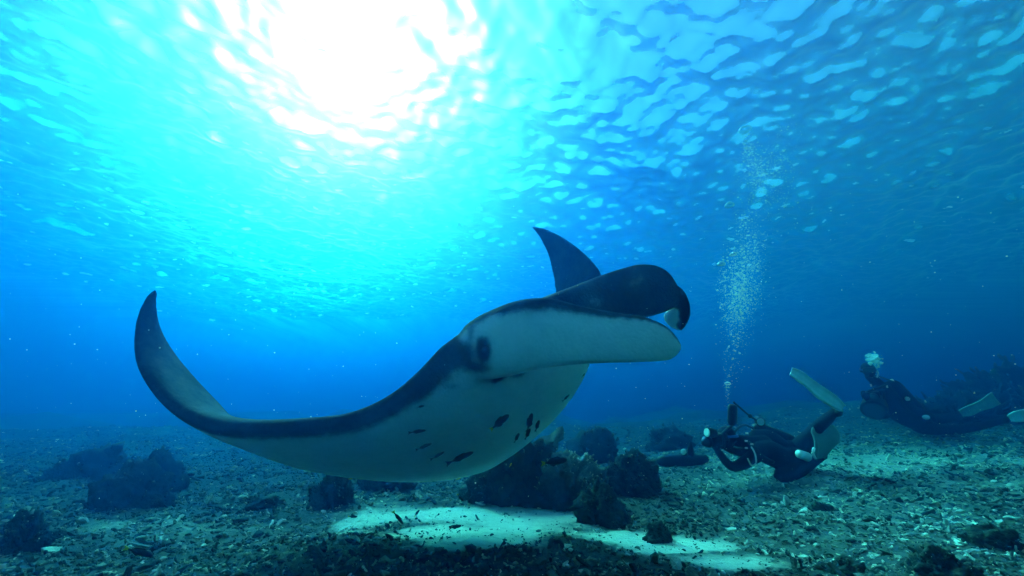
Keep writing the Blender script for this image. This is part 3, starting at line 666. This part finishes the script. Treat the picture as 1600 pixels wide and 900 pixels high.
def camera_rig(c, facing, strobes, floats, label, hs=1.0):
    """camera in its housing with a dome port, handles, arms, strobes"""
    c = Vector(c); f_ = Vector(facing).normalized(); sd = f_.cross(Vector((0, 0, 1))).normalized(); upd = sd.cross(f_); rot = Matrix((sd, f_, upd)).transposed().to_4x4()
    root = empty('underwater_camera', c)
    box('housing', c, .17*hs, .12*hs, .14*hs, rubber, root, rot, .02)
    tube('port_ring', [c+f_*.05*hs, c+f_*.12*hs], .06*hs, rubber, root, 16)
    ball('dome_port', c+f_*.115*hs, .058*hs, glassm, root, 3)
    for s_ in (-1, 1):
        tube('handle', [c+sd*s_*.085*hs-upd*.05, c+sd*s_*.125*hs-upd*.05, c+sd*s_*.13*hs+upd*.06, c+sd*s_*.085*hs+upd*.07], .014, rubber, root)
    for path, fc, r in strobes:
        tube('strobe_arm', path, .011, rubber, root)
        for q in path[1:-1]: ball('arm_clamp', q, .024, rubber, root, 2)
        e_ = Vector(path[-1]); fc = Vector(fc).normalized()
        st = tube('strobe', [e_-fc*r*1.7, e_-fc*r*.8, e_-fc*r*.2, e_+fc*r*.15], [r*.7, r*.95, r, r*1.02], rubber, root, 18)
        disc('strobe_face', e_+fc*r*.2, fc, r*.84, .012, whitep if r < .1 else glassm, st)
    for a, b, r in floats: tube('float_arm', [a, Vector(a).lerp(Vector(b), .12), Vector(a).lerp(Vector(b), .88), b], [r*.4, r, r, r*.4], rubber, root, 12)
    return tag(root, label, 'camera')

def diver_kneeling():
    root = empty('person', P(1228, 752, 4.5))
    hc = P(1136, 684, 4.55); facing = cam_dir(-.85, .05, -.35)
    n_ = lambda a, b, d: P(a, b, d)
    sh1, el1, wr1 = n_(1190, 705, 4.48), n_(1147, 729, 4.38), n_(1121, 704, 4.36)
    sh2, el2, wr2 = n_(1184, 684, 4.80), n_(1158, 706, 4.72), n_(1128, 696, 4.50)
    ch = [[(n_(1184, 684, 4.75), .10), (n_(1200, 690, 4.76), .14), (n_(1224, 703, 4.80), .125), (n_(1246, 706, 4.86), .14)],
          [(n_(1188, 704, 4.50), .10), (n_(1203, 708, 4.54), .14), (n_(1224, 717, 4.60), .13), (n_(1242, 718, 4.66), .14)],
          [(n_(1150, 688, 4.58), .07), (n_(1175, 692, 4.62), .08), (n_(1192, 696, 4.64), .12)],
          [(n_(1248, 704, 4.84), .12), (n_(1263, 684, 4.66), .085), (n_(1277, 668, 4.50), .068), (n_(1292, 655, 4.58), .062), (n_(1305, 642, 4.68), .042)],
          [(n_(1305, 642, 4.68), .042), (n_(1310, 646, 4.6), .04), (n_(1313, 640, 4.55), .03)],
          [(n_(1240, 718, 4.64), .13), (n_(1232, 733, 4.50), .105), (n_(1222, 748, 4.38), .078), (n_(1246, 738, 4.46), .068), (n_(1280, 716, 4.62), .045)],
          [(n_(1280, 716, 4.62), .045), (n_(1287, 712, 4.6), .04)],
          [(sh1, .085), (el1, .055), (wr1, .036)], [(sh2, .085), (el2, .055), (wr2, .036)]]
    ch += hand_chains(wr1, n_(1112, 690, 4.36)-wr1, cam_dir(.5, .3, -1)) + hand_chains(wr2, n_(1114, 690, 4.50)-wr2, cam_dir(0, 1, .3))
    V, F = capsules(ch, head_shape(hc, facing)); part('body', remeshed('body', V, F, .011), neo, root)
    head_gear(root, hc, facing)
    tank = tube('tank', [n_(1182, 671, 4.95), n_(1187, 672, 4.95), n_(1230, 688, 5.02), n_(1240, 693, 5.04)], [.05, .09, .09, .07], rubber, root, 16)
    tube('valve', [n_(1176, 669, 4.94), n_(1184, 671, 4.95)], .028, steel, tank)
    tube('regulator_hose', [n_(1178, 670, 4.92), n_(1163, 664, 4.8), n_(1150, 672, 4.6), n_(1136, 690, 4.43)], .014, rubber, root)
    tube('gauge_hose', [n_(1174, 698, 4.4), n_(1180, 710, 4.34), n_(1181, 724, 4.3), n_(1174, 727, 4.33), n_(1168, 716, 4.38)], .009, steel, root)
    tube('shoulder_strap', [n_(1168, 690, 4.6), n_(1176, 696, 4.44), n_(1190, 712, 4.38), n_(1208, 722, 4.42)], .02, rubber, root)
    for a, b in ((1167, 677), (1166, 689), (1175, 694), (1166, 700)): box('buckle', n_(a, b, 4.42), .03, .015, .02, steel, root, None, .004)
    tube('ankle_cuff', [n_(1248, 709, 4.40), n_(1262, 714, 4.43)], [.045, .05], whitep, root, 14)
    fin_blade('swim_fin', [n_(1316, 638, 4.52), n_(1304, 628, 4.52), n_(1280, 612, 4.5), n_(1262, 597, 4.5), n_(1250, 588, 4.5), n_(1236, 580, 4.52)], [.09, .15, .16, .13, .14, .10], cam_dir(.55, .8, .35), .018, whitep, root)
    fin_blade('swim_fin', [n_(1280, 716, 4.5), n_(1284, 706, 4.46), n_(1289, 692, 4.44), n_(1290, 678, 4.46), n_(1287, 663, 4.5)], [.12, .19, .27, .32, .22], cam_dir(1, .25, .1), .016, greenp, root)
    tube('foot_strap', [n_(1272, 700, 4.40), n_(1270, 708, 4.38), n_(1274, 716, 4.40)], .014, whitep, root)
    tag(root, 'person in black wetsuit kneeling on the slope with a camera, one white fin up', 'person')
    c = n_(1116, 689, 4.42)
    camera_rig(c, cam_dir(-.9, .05, -.3), [([c, n_(1108, 684, 4.36), n_(1106, 676, 4.3)], cam_dir(-1, .15, -.2), .055),
               ([n_(1146, 628, 4.5), n_(1172, 650, 4.5), n_(1188, 659, 4.48)], cam_dir(-.15, 0, -1), .05)],
               [(n_(1144, 664, 4.5), n_(1145, 632, 4.5), .05), (n_(1120, 686, 4.44), n_(1144, 664, 4.5), .018)], 'camera rig with white strobe on a raised arm, held by the kneeling person')
def diver_lying():
    root = empty('person', P(1440, 690, 7.0))
    hc = P(1357, 578, 6.85); facing = cam_dir(-.55, -.05, -.8); n_ = P
    sh1, el1, wr1 = n_(1374, 612, 6.7), n_(1364, 642, 6.5), n_(1356, 626, 6.35)
    sh2, el2, wr2 = n_(1400, 610, 7.1), n_(1385, 648, 6.9), n_(1372, 636, 6.55)
    ch = [[(n_(1378, 608, 6.85), .13), (n_(1388, 626, 6.95), .17), (n_(1408, 648, 7.1), .16), (n_(1438, 660, 7.25), .17)],
          [(n_(1394, 606, 7.0), .13), (n_(1404, 624, 7.1), .17), (n_(1420, 644, 7.25), .16), (n_(1445, 655, 7.35), .17)],
          [(n_(1360, 588, 6.86), .08), (n_(1374, 602, 6.9), .09), (n_(1386, 614, 6.98), .14)],
          [(n_(1440, 656, 7.4), .14), (n_(1474, 654, 7.4), .09), (n_(1506, 646, 7.45), .055), (n_(1514, 642, 7.45), .04)],
          [(n_(1438, 666, 7.2), .14), (n_(1478, 672, 7.1), .095), (n_(1530, 666, 7.2), .07), (n_(1572, 655, 7.2), .05)],
          [(sh1, .085), (el1, .06), (wr1, .04)], [(sh2, .085), (el2, .06), (wr2, .04)]]
    ch += hand_chains(wr1, n_(1352, 616, 6.3)-wr1, cam_dir(1, 0, .2)) + hand_chains(wr2, n_(1368, 620, 6.45)-wr2, cam_dir(1, 0, .2))
    V, F = capsules(ch, head_shape(hc, facing)); part('body', remeshed('body', V, F, .014), neo, root)
    head_gear(root, hc, facing)
    tk = tube('tank', [n_(1398, 600, 7.35), n_(1402, 604, 7.35), n_(1436, 640, 7.6), n_(1442, 647, 7.6)], [.05, .09, .09, .07], rubber, root, 16)
    tube('valve', [n_(1393, 594, 7.32), n_(1399, 601, 7.35)], .03, steel, tk)
    tube('regulator_hose', [n_(1394, 596, 7.3), n_(1378, 590, 7.1), n_(1364, 588, 6.8), n_(1354, 590, 6.7)], .015, rubber, root)
    tube('white_hose', [n_(1370, 578, 6.85), n_(1372, 584, 6.8), n_(1370, 590, 6.78)], .012, whitep, root)
    for a, b, d in ((1386, 604, 6.62), (1361, 602, 6.6), (1446, 627, 7.0)): box('buckle', n_(a, b, d), .022, .02, .045, steel, root, None, .005)
    disc('gauge', n_(1418, 623, 6.88), cam_dir(-.2, .3, -1), .036, .03, whitep, root)
    ball('knee_pad', n_(1447, 652, 7.02), .06, whitep, root, 3, (1.1, .5, .7))
    fin_blade('swim_fin', [n_(1502, 646, 7.35), n_(1514, 642, 7.35), n_(1528, 636, 7.4), n_(1542, 630, 7.45), n_(1556, 622, 7.5)], [.12, .17, .16, .2, .24], cam_dir(.3, 1, .4), .016, greenp, root)
    fin_blade('swim_fin', [n_(1578, 654, 7.1), n_(1590, 651, 7.1), n_(1606, 648, 7.1), n_(1626, 644, 7.15), n_(1645, 640, 7.2)], [.12, .19, .2, .22, .24], cam_dir(.2, 1, .4), .016, whitep, root)
    tag(root, 'person in black wetsuit lying before dark reef, exhaling a bright burst of bubbles', 'person')
    c = n_(1364, 618, 6.4)
    camera_rig(c, cam_dir(-.6, -.1, -.8), [([c, n_(1376, 628, 6.4), n_(1366, 640, 6.3)], cam_dir(-.6, -.35, -.6), .17)], [(n_(1356, 612, 6.35), n_(1384, 602, 6.5), .02)], 'big round dark camera strobe rig held before the chest of the lying person')
diver_kneeling(); diver_lying()
def loose_strobe():
    q, d = on_ground(1066, 728); n_ = P
    root = empty('dive_light', q+np.array((0, .1, 0)))
    tube('light_body', [n_(1030, 722, d+.1), n_(1040, 720, d+.05), n_(1085, 719, d+.05), n_(1104, 716, d+.1)], [.05, .09, .09, .05], rubber, root, 14)
    tube('float_arm', [n_(1080, 720, d+.05), n_(1080, 712, d+.05), n_(1079, 700, d+.05), n_(1079, 691, d+.05)], [.04, .05, .04, .008], rubber, root, 12)
    st = tube('strobe', [n_(1072, 714, d+.12), n_(1069, 708, d+.1), n_(1068.5, 706.5, d)], [.03, .05, .052], rubber, root, 14)
    disc('strobe_face', n_(1068.3, 706.3, d-.01), cam_dir(0, 0, -1), .046, .014, whitep, st)
    tag(root, 'dark strobe rig with an oval pale face, resting on rubble left of the kneeling person', 'dive light')
loose_strobe()

# ---------------------------------------------------------------- bubbles and drifting specks
bub = bpy.data.materials.new('air_bubble'); bub.use_nodes = True; n = bub.node_tree; n.nodes.clear()
o_ = n.nodes.new('ShaderNodeOutputMaterial'); tr = n.nodes.new('ShaderNodeBsdfTransparent'); tl = n.nodes.new('ShaderNodeBsdfTranslucent'); gz = n.nodes.new('ShaderNodeBsdfAnisotropic'); gz.inputs['Roughness'].default_value = .14; ma_ = n.nodes.new('ShaderNodeMixShader'); mb_ = n.nodes.new('ShaderNodeMixShader')
tl.inputs['Color'].default_value = (.95, .97, .98, 1); ma_.inputs[0].default_value = .5; mb_.inputs[0].default_value = .7
n.links.new(tl.outputs[0], ma_.inputs[1]); n.links.new(gz.outputs[0], ma_.inputs[2]); n.links.new(tr.outputs[0], mb_.inputs[1]); n.links.new(ma_.outputs[0], mb_.inputs[2]); n.links.new(mb_.outputs[0], o_.inputs[0])
ring_m = bpy.data.materials.new('bubble_skin'); ring_m.use_nodes = True; n = ring_m.node_tree; n.nodes.clear()
o_ = n.nodes.new('ShaderNodeOutputMaterial'); mx = n.nodes.new('ShaderNodeMixShader'); tr = n.nodes.new('ShaderNodeBsdfTransparent'); gz = n.nodes.new('ShaderNodeBsdfPrincipled'); lw = n.nodes.new('ShaderNodeLayerWeight'); pw = n.nodes.new('ShaderNodeMath')
gz.inputs['Base Color'].default_value = (.92, .95, .96, 1); gz.inputs['Roughness'].default_value = .1; lw.inputs['Blend'].default_value = .5; pw.operation = 'POWER'; pw.inputs[1].default_value = .9
n.links.new(lw.outputs['Facing'], pw.inputs[0]); n.links.new(pw.outputs[0], mx.inputs[0]); n.links.new(tr.outputs[0], mx.inputs[1]); n.links.new(gz.outputs[0], mx.inputs[2]); n.links.new(mx.outputs[0], o_.inputs[0])
def specks(name, pts, rad, mat_, label, squash=1.0, sub=1):
    bm = bmesh.new(); bmesh.ops.create_icosphere(bm, subdivisions=sub, radius=1)
    I = np.array([v.co[:] for v in bm.verts])*np.array((1, 1, squash)); F = np.array([[v.index for v in f.verts] for f in bm.faces]); bm.free()
    V = (pts[:, None]+I[None]*rad[:, None, None]).reshape(-1, 3); FF = (F[None]+(np.arange(len(pts))*len(I))[:, None, None]).reshape(-1, 3)
    return tag(link(name, np_mesh(name, V, FF), mat_), label, kind='stuff')
rg = np.random.default_rng(77); pts = []; rad = []
def puff(px, py, sx, sy, d, k, r0, r1):
    for _ in range(k):
        pts.append(P(px+rg.normal(0, sx), py+rg.normal(0, sy), d+rg.normal(0, .12))); rad.append(min(r1*2.2, r0+(r1-r0)*.45*math.exp(rg.normal(-.25, .75))))
for a in ((1160, 450, 15, 26, 900), (1150, 480, 12, 22, 500), (1165, 410, 14, 22, 380), (1178, 380, 9, 26, 150), (1160, 350, 8, 10, 70), (1150, 530, 13, 22, 150), (1138, 570, 9, 20, 50), (1137, 604, 3, 8, 40), (1137, 622, 2, 8, 20),
          (1170, 240, 6, 14, 110), (1182, 268, 12, 16, 240), (1195, 290, 14, 18, 170), (1215, 255, 18, 16, 150), (1225, 290, 18, 30, 90), (1190, 330, 20, 25, 80), (1230, 200, 16, 6, 30), (1165, 225, 5, 8, 40), (1128, 440, 5, 20, 50)):
    puff(*a[:4], 4.9, int(a[4]*1.7), .002, .0075)
specks('air_bubbles', np.array(pts), np.array(rad), bub, 'rising column of fine air bubbles above the kneeling person', .8)
pts = []; rad = []
for a in ((1364, 560, 4, 4, 90, .008, .03), (1369, 566, 4, 5, 70, .006, .022), (1370, 578, 2.5, 5, 40, .005, .014), (1372, 588, 1.5, 3, 18, .004, .010)): puff(*a[:4], 6.8, a[4], a[5], a[6])
specks('exhaled_bubbles', np.array(pts), np.array(rad), bub, 'bright burst of exhaled bubbles beside the head of the lying person', .75, 2)
for px, py, wpx, label in ((1164, 204, 17, 'topmost large ring of bubble in the column'), (1140, 321, 14, 'lone large bubble left of the column at mid height'), (1127, 413, 12, 'flat bright bubble at the left edge of the dense cloud'),
                           (1145, 398, 11, 'round bubble just above the flat bright one'), (1137, 600, 9, 'lowest large bubble right above the camera rig')):
    d = 4.8; r = wpx*d/F_PX/2; root = empty('air_bubble', P(px, py, d)); bm = bmesh.new(); bmesh.ops.create_icosphere(bm, subdivisions=3, radius=r)
    for v in bm.verts:
        q = noise.noise(v.co*18/r*.05+Vector((px, py, 0))); v.co *= 1+.22*q
        v.co.z = v.co.z*.75 if v.co.z > 0 else v.co.z*.35
    link('bubble_skin', bm_mesh('bubble_skin', bm), ring_m, root); tag(root, label, 'bubble', 'large bubbles in the rising column')
snow_m = mat('marine_snow', (.75, .78, .72), .8, .2)
N = 900; dd = rg.uniform(.7, 5.5, N)
pts = np.array([P(x, y, d) for x, y, d in zip(rg.uniform(-60, 1660, N), rg.uniform(300, 900, N), dd)]); ok = pts[:, 2] > ground(pts[:, 0], pts[:, 1])+.02
rad = np.exp(rg.normal(math.log(.0012), .45, N))*(.5+.25*dd)
specks('marine_snow', pts[ok], rad[ok], snow_m, 'fine pale specks drifting through the water')
